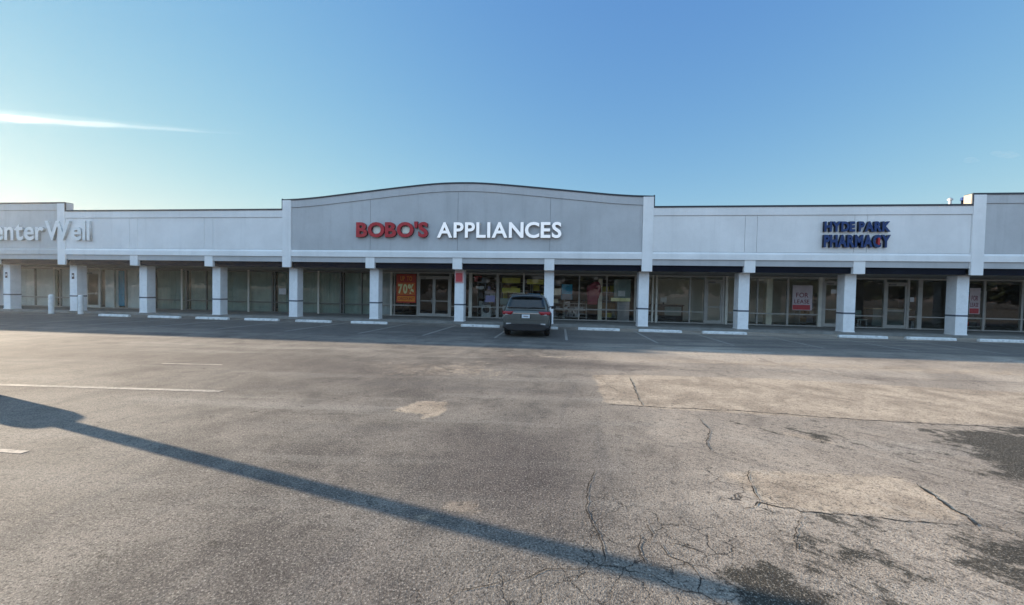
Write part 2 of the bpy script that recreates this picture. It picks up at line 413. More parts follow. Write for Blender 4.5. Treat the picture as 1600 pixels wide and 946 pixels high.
scrape = np.maximum.reduce([mask([(1.2,5.4),(9,6.0),(9,2),(1.3,1.9),(1.2,3)], .5, .55), mask([(1.3,3.2),(3.2,3.2),(3,2.0),(1.5,2.1)], .3, .95), mask([(3.5,5.8),(9,6.0),(9,2.2),(3.2,2.8)], .35, .95)])
web = np.maximum.reduce([mask([(.2,3.9),(1.0,3.2),(1.4,2.9),(1.3,1.9),(-1.4,1.7),(-.9,2.2),(.1,2.6)], .25, 1.), mask([(1.3,4.2),(2.3,4.1),(2.2,3.1),(1.3,3.0)], .25, 1.0),
    mask([(.8,6.2),(7,6.2),(7,5.5),(.8,5.5)], .3, .8), mask([(1.2,8.4),(6,8.6),(8,10.5),(2,10)], .5, .8), mask([(3,3.4),(5,4.4),(5,2.6),(2.8,2.4)], .4, .9)])
seal = mask([(-60,18.6),(60,18.6),(60,12.2),(4,13.2),(-6,13.6),(-60,13.8)], 1.0, .8)
nx, ny = len(gx), len(gy)
V = np.stack([GX.ravel(), GY.ravel(), np.zeros(GX.size)], 1)
ii = np.arange(nx*ny).reshape(ny, nx)
F = np.stack([ii[:-1,:-1], ii[:-1,1:], ii[1:,1:], ii[1:,:-1]], -1).reshape(-1, 4)
me = bpy.data.meshes.new('parking_lot')
me.vertices.add(len(V)); me.vertices.foreach_set('co', V.ravel())
me.loops.add(F.size); me.loops.foreach_set('vertex_index', F.ravel().astype(np.int32))
me.polygons.add(len(F)); me.polygons.foreach_set('loop_start', np.arange(0, F.size, 4, dtype=np.int32))
me.update(calc_edges=True)
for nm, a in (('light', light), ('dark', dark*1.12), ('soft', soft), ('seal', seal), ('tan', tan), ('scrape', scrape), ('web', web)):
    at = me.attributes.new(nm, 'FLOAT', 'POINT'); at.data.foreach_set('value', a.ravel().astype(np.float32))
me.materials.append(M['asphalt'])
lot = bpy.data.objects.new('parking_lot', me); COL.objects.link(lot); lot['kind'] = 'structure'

# cracks: ragged ribbons just above the sheet
CR = [([[1.561,8.12],[1.462,7.279],[1.396,6.519],[1.351,6.071]],.022),
([[.786,6.038],[1.355,6.004],[2.248,6.031],[2.824,6.06],[4.173,5.9],[5.371,5.879],[6.297,5.883],[9,5.9]],.026),
([[2.034,5.632],[2.002,5.358],[1.999,5.114],[1.79,4.695],[1.745,4.411],[1.78,4.299]],.014),
([[1.493,3.224],[1.616,3.279],[1.699,3.349],[1.784,3.323],[1.941,3.299],[1.964,3.257],[2.338,3.259],[2.736,3.249],[3.113,3.254]],.016),
([[1.918,3.975],[1.8,3.7],[1.73,3.466],[1.704,3.35]],.012),
([[3.356,3.937],[3.261,3.592],[3.249,3.375],[3.149,3.18]],.034),
([[.412,3.741],[.304,3.304],[.279,3.054],[.303,2.885],[.348,2.737],[.354,2.567],[.343,2.443],[.276,2.377]],.010),
([[.481,2.685],[.624,2.755],[.577,2.631],[.592,2.508],[.594,2.394]],.009),
([[.65,2.675],[.737,2.688],[.766,2.563],[.871,2.518],[.901,2.437],[.92,2.387],[.854,2.254]],.009),
([[-.255,2.172],[-.111,2.243],[-.018,2.319],[.08,2.333],[.279,2.406]],.007),
([[-.614,1.98],[-.497,2.077],[-.363,2.143],[-.224,2.227]],.006),
([[.72,2.987],[.72,2.791],[.659,2.676]],.007),
([[1.63,2.685],[1.712,2.898],[1.964,3.257]],.008),
([[1.006,4.567],[1.396,4.444],[1.793,4.253],[2.149,4.081]],.006),
([[-.149,12.637],[2.696,12.596],[6.212,12.006]],.02),
([[6.293,10.16],[6.411,9.094],[6.82,8.806]],.02),
([[.95,7.9],[1.05,7.2],[1.2,6.7]],.008), ([[.594,2.394],[.70,2.30],[.854,2.254],[.95,2.15]],.007), ([[.343,2.443],[.45,2.40],[.594,2.394]],.006),
([[.737,2.688],[.85,2.70],[1.02,2.62],[1.15,2.64]],.006), ([[.348,2.737],[.25,2.70],[.12,2.72]],.005)]
mb = MB()
for pts, wd in CR:
    P = []
    for (x0, y0), (x1, y1) in zip(pts, pts[1:]):
        L = math.hypot(x1-x0, y1-y0); k = max(2, int(L/.035))
        for i in range(k):
            t_ = i/k; P.append((x0+(x1-x0)*t_, y0+(y1-y0)*t_))
    P.append(tuple(pts[-1])); n = len(P); off = 0; A = []; B = []
    for i, (x, y) in enumerate(P):
        x0, y0 = P[max(0, i-1)]; x1, y1 = P[min(n-1, i+1)]
        dx, dy = x1-x0, y1-y0; L = math.hypot(dx, dy) or 1; nx_, ny_ = -dy/L, dx/L
        off = off*.75 + random.uniform(-1, 1)*.011
        if random.random() < .06: wd_ = .12
        else: wd_ = 1
        h = wd*.5*random.uniform(.25, 1.1)*wd_*min(1, .25+min(i, n-1-i)*.2)
        A.append((x+nx_*(off+h), y+ny_*(off+h), .004)); B.append((x+nx_*(off-h), y+ny_*(off-h), .004))
    for i in range(n-1): mb.quad([A[i], B[i], B[i+1], A[i+1]])
mb.build('asphalt_cracks', M['crack'], kind='structure')

# painted lines
def strip(name, pts, wdt, mat, z=.004):
    m_ = MB()
    for (x0, y0), (x1, y1) in zip(pts, pts[1:]):
        L = math.hypot(x1-x0, y1-y0); a, b = -(y1-y0)/L*wdt/2, (x1-x0)/L*wdt/2
        m_.quad([(x0+a,y0+b,z),(x0-a,y0-b,z),(x1-a,y1-b,z),(x1+a,y1+b,z)])
    return m_.build(name, mat, kind='structure')
strip('painted_line', [(-13,5.1),(-5.4,5.66)], .11, M['line_white'])
strip('painted_line', [(-9,3.2),(-5.28,3.25)], .07, M['line_white'])
strip('painted_line', [(-8.6,7.5),(-7.25,7.62)], .07, M['line_white'])
for x in (-22.6,-19.8,-16.8,-13.7,-10.7,-7.6,-5.0,-2.2,.47,3.7,6.3,9.2,12.0,14.7,17.3):
    strip('parking_line', [(x,18.9),(x-.05,14.2)], .10, M['line_faint'])

# ------------------------------------------------------------------ sidewalk
K = .13
mb = MB()
xs = [-80]+[x for x in np.arange(-47.7, 41, 2.375)]
for a, b in zip(xs, xs[1:]): mb.box(a+.006, b-.006, 19.92, 23.30, -.2, K)
mb.box(-80, 41, 19.93, 23.29, -.2, K-.008)
mb.build('sidewalk', M['concrete'], kind='structure')

# ------------------------------------------------------------------ the shopping centre
B = thing('shopping_center', 'long low white and grey row of shops with arched middle parapet and columns', 'building', (0, 30, 0))
B_OFF = (0, 30, 0)
def part(mb, name, mat, parent=None, **kw):
    o = mb.build(name, mat, parent or B, **kw)
    if parent is None: o.location = (0, -30, 0)
    return o
X = lambda i: -33.62+4.75*i
YF = 19.475                                        # face of the fascia
PT = .32                                           # parapet thickness
Z0, Z1, Z2 = 3.18, 3.47, 3.83                      # fascia underside, lower band, ledge
def arch(x):
    d = abs(x+5.12)
    ds = [0, .7, 1.4, 2.1, 3.3, 5.4, 7.5, 8.1, 8.8, 9.9]; zs = [7.31, 7.30, 7.265, 7.21, 7.095, 6.875, 6.655, 6.603, 6.555, 6.515]
    return float(np.interp(d, ds, zs))
sections = [(-76., -28.62, 6.49, 'light_grey_stucco'), (-28.62, X(4)-.25, 6.02, 'white_stucco'), (X(4)-.25, X(8)+.25, None, 'grey_stucco'),
            (X(8)+.25, X(11)-.25, 6.02, 'white_stucco'), (X(11)-.25, 41., 6.50, 'grey_stucco')]
joints = [X(i) for i in range(-9, 16)]
for (x0, x1, zt, mat) in sections:
    main = zt is None
    top = arch if main else (lambda x, z=zt: z)
    xs = sorted(set([x0, x1]+([x for x in np.arange(x0, x1, .3)] if main else [])))
    # backing wall
    mb = MB(); mb.prism_xz([(x0, Z0), (x1, Z0)]+[(x, top(x)-.05) for x in reversed(xs)], YF+.03, YF+PT)
    part(mb, 'fascia_wall', M['reveal'])
    # panels, between reveals
    lo = x0+(.50 if x0 in (X(4)-.25, X(11)-.25) else 0); hi = x1-(.50 if main or x1 == -28.62 else 0)
    js = [lo]+[j for j in joints if lo+.6 < j < hi-.6]+[hi]
    if not main:                                    # flat pilaster bands over each column leave double reveals
        js2 = [lo]
        for j in js[1:-1]: js2 += [j-.27, j+.27]
        js = js2+[hi]
    mb = MB()
    for a, b in zip(js, js[1:]):
        a += .008; b -= .008
        q = [a, b]+[x for x in xs if a < x < b]
        q = sorted(set(q)); mb.prism_xz([(a, Z2+.012), (b, Z2+.012)]+[(x, top(x)-.44) for x in reversed(q)], YF, YF+.028)
    part(mb, 'fascia_panel', M[mat])
    # crown band under the coping, follows the arch
    mb = MB(); q = [x for x in xs if lo <= x <= hi]+[lo, hi]; q = sorted(set(q))
    poly = [(x, top(x)-.425) for x in q]+[(x, top(x)-.05) for x in reversed(q)]
    mb.prism_xz(poly, YF-.035, YF+.028); part(mb, 'crown_band', M[mat])
    # ledge (battered) and lower band
    trim = 'light_grey_stucco' if mat == 'light_grey_stucco' else 'white_trim'
    mb = MB(); mb.prism_yz([(YF-.05, Z1), (YF-.05, Z2-.10), (YF+.0, Z2), (YF+.028, Z2), (YF+.028, Z1)], x0, x1); part(mb, 'fascia_ledge', M[trim] if not main else M['white_stucco'])
    mb = MB(); mb.box(x0, x1, YF+.015, YF+.3, Z0, Z1-.003); part(mb, 'lower_band', M['band_stucco'])
    # coping
    mb = MB(); poly = [(x, top(x)-.05) for x in xs]+[(x, top(x)+.03) for x in reversed(xs)]
    mb.prism_xz(poly, YF-.06, YF+PT+.04)
    part(mb, 'coping', M['coping'])
# returns where the parapet steps: dark edge caps and plain side faces
for x, z0, z1, s in ((-28.62, 6.05, 6.52, 1), (X(4)-.25, 6.05, 6.58, -1), (X(8)+.25, 6.05, 6.58, 1), (X(11)-.25, 6.05, 6.53, -1)):
    mb = MB(); a, b = (x-.02, x+.045) if s > 0 else (x-.045, x+.02)
    mb.box(a, b, YF-.062, YF-.005, z0, z1); part(mb, 'coping_end', M['coping'])
    mb = MB(); a, b = (x+.001, x+.03) if s > 0 else (x-.03, x-.001)
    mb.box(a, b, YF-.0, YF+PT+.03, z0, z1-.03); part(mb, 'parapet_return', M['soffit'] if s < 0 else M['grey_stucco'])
# full-height pilasters at the steps
for x0, zt in ((X(1)-.25, 6.44), (X(4)-.25, 6.50), (X(8)-.25, 6.50), (X(11)-.25, 6.45)):
    mb = MB(); mb.box(x0, x0+.5, YF-.07, YF+.029, 2.87, zt); part(mb, 'pilaster', M['white_trim'], bevel=.012)
# column caps hanging below the fascia, canopy strip, soffit
for i in range(-9, 16):
    if i in (1, 4, 8, 11): continue
    mb = MB(); mb.box(X(i)-.25, X(i)+.25, YF-.012, YF+.42, 2.87, Z1-.01); part(mb, 'column_cap', M['white_trim'], bevel=.012)
for i in range(-9, 15):
    mb = MB(); mb.box(X(i)+.27, X(i+1)-.27, YF+.12, YF+.30, 2.895, Z0-.002); part(mb, 'canopy_strip', M['navy'])
mb = MB(); mb.box(-76, 41, YF+.31, 23.2, 2.89, 2.95)
for x in np.arange(-48, 41, 1.1875): mb.box(x-.02, x+.02, YF+.32, 23.19, 2.884, 2.8905)
part(mb, 'soffit', M['soffit'])
# roof and hidden shell
mb = MB(); mb.box(-76, 41, YF+PT, 45, 5.2, 5.3); part(mb, 'roof', M['roof'])
mb = MB(); mb.box(-76, 41, 44.7, 45, 0, 5.8); mb.box(-76, -75.7, 23.2, 44.7, 0, 5.2); mb.box(40.7, 41, 23.2, 44.7, 0, 5.2)
part(mb, 'rear_wall', M['white_stucco'])
mb = MB(); mb.box(-76, 41, 23.2, 23.45, 2.895, 5.2); mb.box(-76, -38.9, 23.2, 23.4, K, 2.889); mb.box(27.0, 41, 23.2, 23.4, K, 2.889)
part(mb, 'storefront_wall', M['white_stucco'])
# columns
CH = 2.884-K
def column(i):
    x = X(i); mb = MB(); mb.box(x-.25, x+.25, 19.965, 20.465, K, 2.884)
    o = part(mb, 'column', M['column_white'], bevel=.012)
    m2 = MB(); z0 = .99
    m2.box(x-.256, x+.256, 19.958, 20.472, z0, z0+.075); m2.build('column_band', M['band_grey'], o)
    m3 = MB(); m3.box(x-.262, x+.262, 19.955, 20.475, K, K+.05); m3.build('column_base', M['white_trim'], o)
for i in range(-3, 14): column(i)
# interiors
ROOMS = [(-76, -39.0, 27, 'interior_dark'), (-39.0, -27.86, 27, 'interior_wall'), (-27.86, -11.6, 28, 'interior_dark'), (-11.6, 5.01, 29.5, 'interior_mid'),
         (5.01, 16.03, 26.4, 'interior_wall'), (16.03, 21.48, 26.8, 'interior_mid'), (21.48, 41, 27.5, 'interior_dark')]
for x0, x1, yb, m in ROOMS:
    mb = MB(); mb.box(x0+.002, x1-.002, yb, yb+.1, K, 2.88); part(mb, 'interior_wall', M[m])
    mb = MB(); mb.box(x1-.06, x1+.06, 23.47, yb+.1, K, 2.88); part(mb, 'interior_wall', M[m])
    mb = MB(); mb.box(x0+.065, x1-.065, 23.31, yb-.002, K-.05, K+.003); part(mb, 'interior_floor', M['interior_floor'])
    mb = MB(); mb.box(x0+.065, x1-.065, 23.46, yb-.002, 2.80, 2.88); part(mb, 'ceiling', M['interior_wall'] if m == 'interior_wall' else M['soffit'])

# storefronts.  Each bay: spans of glass between mullions, a rail, doors
YS = 23.2
ZB, ZR, ZT = .19, .80, 2.80
k_ = 1.0131
def frame_v(mb, x, wd=.06, z0=K, z1=2.889): mb.box(x-wd/2, x+wd/2, YS, YS+.11, z0, z1)
def storefront(x0, x1, mull, rail=True, mats=('alu', 'glass'), doors=(), skip_rail=(), base=True):
    """one bay of shop window: frame, pane (sub-parts); doors are parts of the building"""
    mull = [(m if isinstance(m, tuple) else (m, .055, None)) for m in mull]
    spans = []; cur = x0
    for a, b, *_ in sorted(doors): spans.append((cur, a)); cur = b
    spans.append((cur, x1))
    for a, b in spans:
        if b-a < .1: continue
        fr = MB(); fr.box(a, b, YS+.004, YS+.104, K+.004, ZB)                      # sill frame
        fr.box(a, b, YS+.004, YS+.104, ZT, 2.889)                                 # head frame
        fr.box(a+.002, a+.05, YS+.002, YS+.106, K+.005, 2.888); fr.box(b-.05, b-.002, YS+.002, YS+.106, K+.005, 2.888)
        ms = [m for m in mull if a+.06 < m[0] < b-.06 and m[2] is None]
        for m in ms: frame_v(fr, m[0], m[1])
        if rail: fr.box(a+.05, b-.05, YS+.007, YS+.097, ZR-.03, ZR+.03)
        w_ = MB(); w_.box(a+.051, b-.051, YS+.05, YS+.058, ZB+.001, ZT-.001)
        f_ = fr.build('shop_window', M[mats[0]], B); f_.location = (0, -30, 0)
        w_.build('window_pane', M[mats[1]], f_)
        for m in mull:
            if m[2] and a-.02 < m[0] < b+.02:
                q = MB(); q.box(m[0]-m[1]/2, m[0]+m[1]/2, YS-.012, YS+.118, K+.002, 2.8885); q.build('mullion', M[m[2]], f_)
    for a, b, n, dm in doors:
        fr = MB(); fr.box(a, a+.07, YS, YS+.11, K, 2.889); fr.box(b-.07, b, YS, YS+.11, K, 2.889)
        fr.box(a+.07, b-.07, YS+.003, YS+.107, 2.60, 2.66); fr.box(a+.07, b-.07, YS+.003, YS+.107, 2.82, 2.889)
        f_ = fr.build('shop_door', M[dm], B); f_.location = (0, -30, 0)
        tm = MB(); tm.box(a+.071, b-.071, YS+.05, YS+.058, 2.661, 2.819); tm.build('transom_pane', M['glass'], f_)
        wdt = (b-a-.14)/n
        for k in range(n):
            u, v = a+.07+k*wdt+.006, a+.07+(k+1)*wdt-.006; lf = MB()
            lf.box(u, u+.085, YS+.02, YS+.07, K+.02, 2.59); lf.box(v-.085, v, YS+.02, YS+.07, K+.02, 2.59)
            lf.box(u+.085, v-.085, YS+.021, YS+.069, K+.02, K+.20); lf.box(u+.085, v-.085, YS+.021, YS+.069, 2.47, 2.59)
            lf.box(u+.085, v-.085, YS+.021, YS+.069, 1.08, 1.14)
            lf.box(u+.086, v-.086, YS+.040, YS+.046, K+.2, 2.47, 1)
            lo_ = lf.build('door_leaf', [M[dm], M['glass']], f_)
            hx = v-.12 if k == 0 else u+.12
            if n == 1: hx = v-.12
            h = MB(); h.tube([(hx, YS+.02, .95), (hx, YS-.05, .97), (hx, YS-.05, 1.25), (hx, YS+.02, 1.27)], [.014]*4, 8); h.build('door_handle', M['steel'], f_)
            if k == 0:
                cl = MB(); cl.box(u+.1, u+.45, YS-.03, YS+.02, 2.50, 2.56); cl.build('door_closer', M['alu_dark'], f_)
q = lambda v: v*k_
EDGE = [-38.9]+[q(v) for v in (-33.3,-27.5,-22.3,-17.05,-11.45,-5.95,-.5,4.95,10.4,15.82,21.2)]+[27.0]
storefront(EDGE[0], EDGE[1], [q(-36.26), (q(-34.64), .14, 'alu_bright'), q(-34.2)], mats=('alu', 'glass'))
storefront(EDGE[1], EDGE[2], [(q(-29.9), .06, 'alu_bright'), q(-29.0)], rail=False, doors=[(q(-32.15), q(-31.0), 1, 'alu_bright')])
storefront(EDGE[2], EDGE[3], [q(-26.72), (q(-24.75), .13, 'alu_bright'), (q(-24.4), .09, 'alu_dark'), q(-22.96)], mats=('alu_dark', 'glass_tint'))
storefront(EDGE[3], EDGE[4], [(q(-19.9), .12, 'alu_bright'), (q(-18.24), .09, None), (q(-18.05), .07, 'alu_dark')], mats=('alu_dark', 'glass_tint'))
storefront(EDGE[4], EDGE[5], [(q(-15.04), .12, 'alu_bright'), (q(-13.55), .12, None), (q(-13.35), .06, 'alu_dark'), q(-12.14)], mats=('alu_dark', 'glass_tint'))
storefront(EDGE[5], EDGE[6], [(q(-10.2), .12, 'alu_bright'), (q(-10.0), .05, None)], doors=[(q(-8.5), q(-6.42), 2, 'alu')])
storefront(EDGE[6], EDGE[7], [(q(-5.17), .20, 'alu_bright'), (q(-3.5), .17, None), (q(-1.93), .10, 'alu_bright')])
storefront(EDGE[7], EDGE[8], [(q(1.35), .06, None), (q(2.94), .06, None), (q(4.55), .10, None)])
storefront(EDGE[8], EDGE[9], [(q(5.53), .09, 'alu_bright'), (q(5.75), .11, 'alu_bright'), (q(7.58), .08, None), (q(9.56), .14, 'alu_bright')], doors=[(q(8.41), q(9.40), 1, 'alu')])
storefront(EDGE[9], EDGE[10], [(q(11.2), .07, None), (q(12.78), .10, None), (q(14.42), .18, 'alu_bright')], doors=[(q(14.56), q(15.55), 1, 'alu')])
storefront(EDGE[10], EDGE[11], [(q(19.36), .22, None), (q(20.75), .06, None)], doors=[(q(17.65), q(18.80), 1, 'alu')])
storefront(EDGE[11], EDGE[12], [(q(22.4), .10, None), (q(24.15), .1, None)])

# blinds behind the closed shops
def blinds(x0, x1, mat, y=23.42):
    mb = MB(); x = x0
    while x < x1-.05:
        a = random.uniform(-.012, .012)
        mb.quad([(x, y+a, ZB), (x+.098, y+.02-a, ZB), (x+.098, y+.02-a, 2.78), (x, y+a, 2.78)]); x += .1
    part(mb, 'window_blind', M[mat])
blinds(-27.75, q(-24.45), 'blind'); blinds(q(-24.3), q(-22.4), 'blind'); blinds(q(-22.3), q(-18.3), 'blind'); blinds(q(-18.0), q(-13.6), 'blind'); blinds(q(-13.4), -11.7, 'blind')
blinds(-11.5, q(-10.3), 'blind'); blinds(-38.8, q(-34.7), 'blind_pale'); blinds(q(-34.5), q(-33.4), 'blind_pale'); blinds(q(-30.9), q(-29.85), 'blind_pale'); blinds(q(-29.15), q(-27.6), 'blind_pale')

# ------------------------------------------------------------------ lettering
def glyph(ch, size, bold, depth, mats, name='letter'):
    cu = bpy.data.curves.new('glyph', 'FONT'); cu.body = ch; cu.size = size; cu.extrude = depth/2; cu.offset = bold; cu.resolution_u = 4
    o = bpy.data.objects.new('glyph', cu); COL.objects.link(o)
    dg = bpy.context.evaluated_depsgraph_get(); dg.update()
    me = bpy.data.meshes.new_from_object(o.evaluated_get(dg)); bpy.data.objects.remove(o); bpy.data.curves.remove(cu)
    me.name = name; me.materials.clear()
    for m in mats: me.materials.append(m)
    n = np.array([p.normal[:] for p in me.polygons])
    me.polygons.foreach_set('material_index', [0 if abs(a[2]) > .5 else len(mats)-1 for a in n])
    return me
def lettering(text, x0, x1, z0, z1, y, depth, mats, parent, bold=0., gap=.12, space=.45, name='letter', joined=False):
    """letters fitted into the box x0..x1, z0..z1 (cap height), faces looking to -y, front at y"""
    items = []; pen = 0.
    for ch in text:
        if ch == ' ': pen += space; continue
        me = glyph(ch, 1., bold, depth, mats, name)
        co = np.array([v.co[:] for v in me.vertices]); a, b = co[:,0].min(), co[:,0].max()
        items.append((me, pen-a, co[:,1].min(), co[:,1].max(), ch)); pen += b-a+gap
    pen -= gap
    caps = [i for i in items if i[4] not in "',.acegmnopqrsuvwxyz"]
    h0 = min(i[2] for i in caps if i[4] in 'HTELIAPNMRKBDFWl') if any(i[4] in 'HTELIAPNMRKBDFWl' for i in caps) else min(i[2] for i in caps)
    h1 = max(i[3] for i in caps if i[4] not in 'OCSGQ') if any(i[4] not in 'OCSGQ' for i in caps) else max(i[3] for i in caps)
    sx, sz = (x1-x0)/pen, (z1-z0)/(h1-h0); out = []
    for me, off, *_ in items:
        co = np.array([v.co[:] for v in me.vertices])
        xs_ = (co[:,0]+off)*sx+x0; zs_ = (co[:,1]-h0)*sz+z0; ys_ = y+depth/2-co[:,2]
        me.vertices.foreach_set('co', np.stack([xs_, ys_, zs_], 1).ravel()); me.update()
        if joined: out.append(me); continue
        o = bpy.data.objects.new(name, me); COL.objects.link(o); o.parent = parent
        o.location = tuple(-v for v in parent.location); out.append(o)
    if joined:
        import bmesh
        bm = bmesh.new()
        for me in out: bm.from_mesh(me)
        me = bpy.data.meshes.new(name); bm.to_mesh(me)
        for m in mats: me.materials.append(m)
        o = bpy.data.objects.new(name, me); COL.objects.link(o); o.parent = parent
        o.location = tuple(-v for v in parent.location); out = [o]
    return out
def wall_sign(name, label, loc): return thing(name, label, 'sign', loc)
S1 = wall_sign('shop_sign', 'red and white raised letters on the grey arched middle parapet', (-5.2, YF, 4.4))
lettering("BOBO'S", -10.58, -6.66, 4.50, 5.28, YF-.16, .15, [M['red'], M['red_side']], S1, bold=.035, gap=.03)
for k, o in enumerate([o for o in S1.children]):
    if k in (1, 3):
        co = np.array([v.co[:] for v in o.data.vertices]); cx, cz = co[:,0].mean(), (co[:,2].min()+co[:,2].max())/2
        cx = (co[:,0].min()+co[:,0].max())/2
        c_ = MB().box(cx-.19, cx+.19, YF-.02, YF-.004, cz-.17, cz+.17).build('letter_core', M['cream_core'], o)
lettering('APPLIANCES', -6.17, .20, 4.48, 5.27, YF-.16, .15, [M['white_face'], M['dark_side']], S1, bold=.024, gap=.065)
S2 = wall_sign('shop_sign', 'two rows of dark navy block letters on the white low wall', (13.6, YF, 4.0))
lettering('HYDE PARK', 12.25, 15.02, 4.80, 5.27, YF-.14, .13, [M['navy_face'], M['navy_side']], S2, bold=.048, gap=.022, space=.30)
p_ = lettering('PHARMACY', 12.25, 15.04, 4.08, 4.66, YF-.14, .13, [M['navy_face'], M['navy_side']], S2, bold=.048, gap=.022)
co = np.array([v.co[:] for v in p_[6].data.vertices]); cx, cz = co[:,0].mean()+.05, (co[:,2].min()+co[:,2].max())/2
MB().box(cx-.035, cx+.045, YF-.15, YF-.012, cz-.17, cz+.15).build('red_staff', M['red'], p_[6])
S3 = wall_sign('shop_sign', 'pale rounded letters with silver faces, on the left light grey wall', (-31, YF, 4.2))
lettering('CenterWell', -34.55, -26.84, 4.28, 5.42, YF-.14, .13, [M['silver_face'], M['grey_side']], S3, bold=.020, gap=.055)

# ------------------------------------------------------------------ wheel stops
def wheel_stop(L):
    mb = MB(); sec = [(-.085, 0), (-.075, .09), (-.045, .125), (.045, .125), (.075, .09), (.085, 0)]
    n = 14; rings = []
    for i in range(n+1):
        x = -L/2+L*i/n; e = .92 if i in (0, n) else 1
        rings.append([(x, y*e, z*e*(1+random.uniform(-.03, .01))) for y, z in sec])
    return mb.loft(rings)
STOPS = [(-24.05,1.92,'white concrete wheel stop farthest left, beside the white bollards'), (-20.94,1.92,'white wheel stop second from the left, right of a column foot'),
 (-18.1,1.92,'white wheel stop third from left, below the blinded windows'), (-15.29,1.92,'white wheel stop fourth from left, before the left blinded shop'),
 (-12.34,1.92,'white wheel stop left of the last blinded window'), (-9.37,1.92,'white wheel stop in front of the column left of the sale poster'),
 (-3.65,1.92,'white wheel stop just left of the parked car'), (-0.83,1.92,'white wheel stop mostly hidden by the parked car'),
 (2.04,1.92,'white wheel stop just right of the parked car'), (4.83,1.92,'white wheel stop at the column right of the arched section'),
 (7.66,1.92,'white wheel stop below the glass door right of the arched section'), (13.39,1.92,'white wheel stop below the navy lettered sign'),
 (16.09,1.92,'white wheel stop second from the right edge'), (18.84,1.92,'dirty white wheel stop cut by the right edge')]
for x, L, lab in STOPS:
    o = wheel_stop(L).build('wheel_stop', M['stop_white'], bevel=.012)
    o.location = (x, 18.45+random.uniform(-.05, .05), 0); o.rotation_euler = (0, 0, random.uniform(-.025, .025))
    tag(o, lab, 'wheel stop', 'wheel stops along the sidewalk')
# bollards
for x, y, lab in ((-28.58, 18.75, 'left of the two white bollards'), (-27.0, 19.0, 'right of the two white bollards, beside a column')):
    t = thing('bollard', lab, 'bollard', (x, y, 0), 'white bollards at the left shop')
    MB().tube([(0,0,0),(0,0,1.06),(0,0,1.10),(0,0,1.13)], [.115,.115,.09,.04], 20).build('post', M['bollard'], t, smooth=False)
    MB().tube([(0,0,0.001),(0,0,.04)], [.17,.155], 20).build('foot', M['concrete'], t)

# ------------------------------------------------------------------ light pole beyond the left edge, whose shadow crosses the lot
t = thing('light_pole', 'tall grey parking lot light pole on a round concrete base', 'light pole', (-10.0, 4.99, 0))
MB().tube([(0,0,-.1),(0,0,.74),(0,0,.80)], [.30,.29,.25], 24).build('base', M['concrete'], t)
MB().tube([(0,0,.80),(0,0,4),(0,0,9)], [.10,.09,.07], 16).build('pole', M['steel'], t)
MB().box(-.9, .9, -.04, .04, 8.9, 9.0).build('cross_arm', M['steel'], t)
for s in (-1, 1): MB().box(s*.95-.35, s*.95+.35, -.2, .2, 8.85, 9.02).build('lamp_head', M['steel'], t, bevel=.02)

# ------------------------------------------------------------------ posters and notices
def panel(name, label, cat, x0, x1, z0, z1, y, mat, th=.006, group=None):
    o = thing(name, label, cat, ((x0+x1)/2, y, z0), group)
    b = MB().box(x0-o.location.x, x1-o.location.x, -th, 0, 0, z1-z0).build('sheet', M[mat], o); return o
def sub(o, name, x0, x1, z0, z1, dy, mat, th=.002):
    lx, ly, lz = o.location
    return MB().box(x0-lx, x1-lx, -dy-th, -dy, z0-lz, z1-lz).build(name, M[mat], o)
yP = YS-.01
o = panel('sale_poster', 'large red and orange sale poster in the window beside the double door', 'poster', q(-9.86), q(-8.58), .96, 2.76, yP, 'poster_red', .008)
sub(o, 'bottom_panel', q(-9.78), q(-8.66), 1.05, 1.38, .0085, 'poster_orange')
sub(o, 'middle_panel', q(-9.78), q(-8.66), 1.45, 2.22, .0085, 'poster_dull_orange')
lettering('UP TO', q(-9.60), q(-8.85), 2.34, 2.62, yP-.013, .002, [M['poster_orange']], o, .02, .06, joined=True, name='lettering')
lettering('70%', q(-9.74), q(-8.74), 1.52, 2.14, yP-.013, .002, [M['poster_yellow']], o, .045, .04, joined=True, name='lettering')
lettering('DISCOUNT', q(-9.72), q(-8.72), 1.13, 1.30, yP-.013, .002, [M['poster_red']], o, .015, .06, joined=True, name='lettering')
for x0, x1, lab in ((q(13.0), q(14.02), 'white leasing poster with red strip beside the cream column'), (q(21.68), q(22.18), 'small white leasing poster with red strip, farthest right')):
    z0, z1 = 1.03, 2.42; o = panel('leasing_poster', lab, 'poster', x0, x1, z0, z1, yP, 'poster_pink', group='leasing posters')
    wd = x1-x0
    sub(o, 'red_strip', x0+.02, x1-.10*wd, z0+.03, z0+.30, .0065, 'faded_red')
    lettering('FOR', x0+.18*wd, x1-.2*wd, z0+.72, z0+.98, yP-.009, .002, [M['ink_red']], o, .015, .08, joined=True, name='lettering')
    lettering('LEASE', x0+.10*wd, x1-.15*wd, z0+.38, z0+.60, yP-.009, .002, [M['ink_red']], o, .015, .08, joined=True, name='lettering')
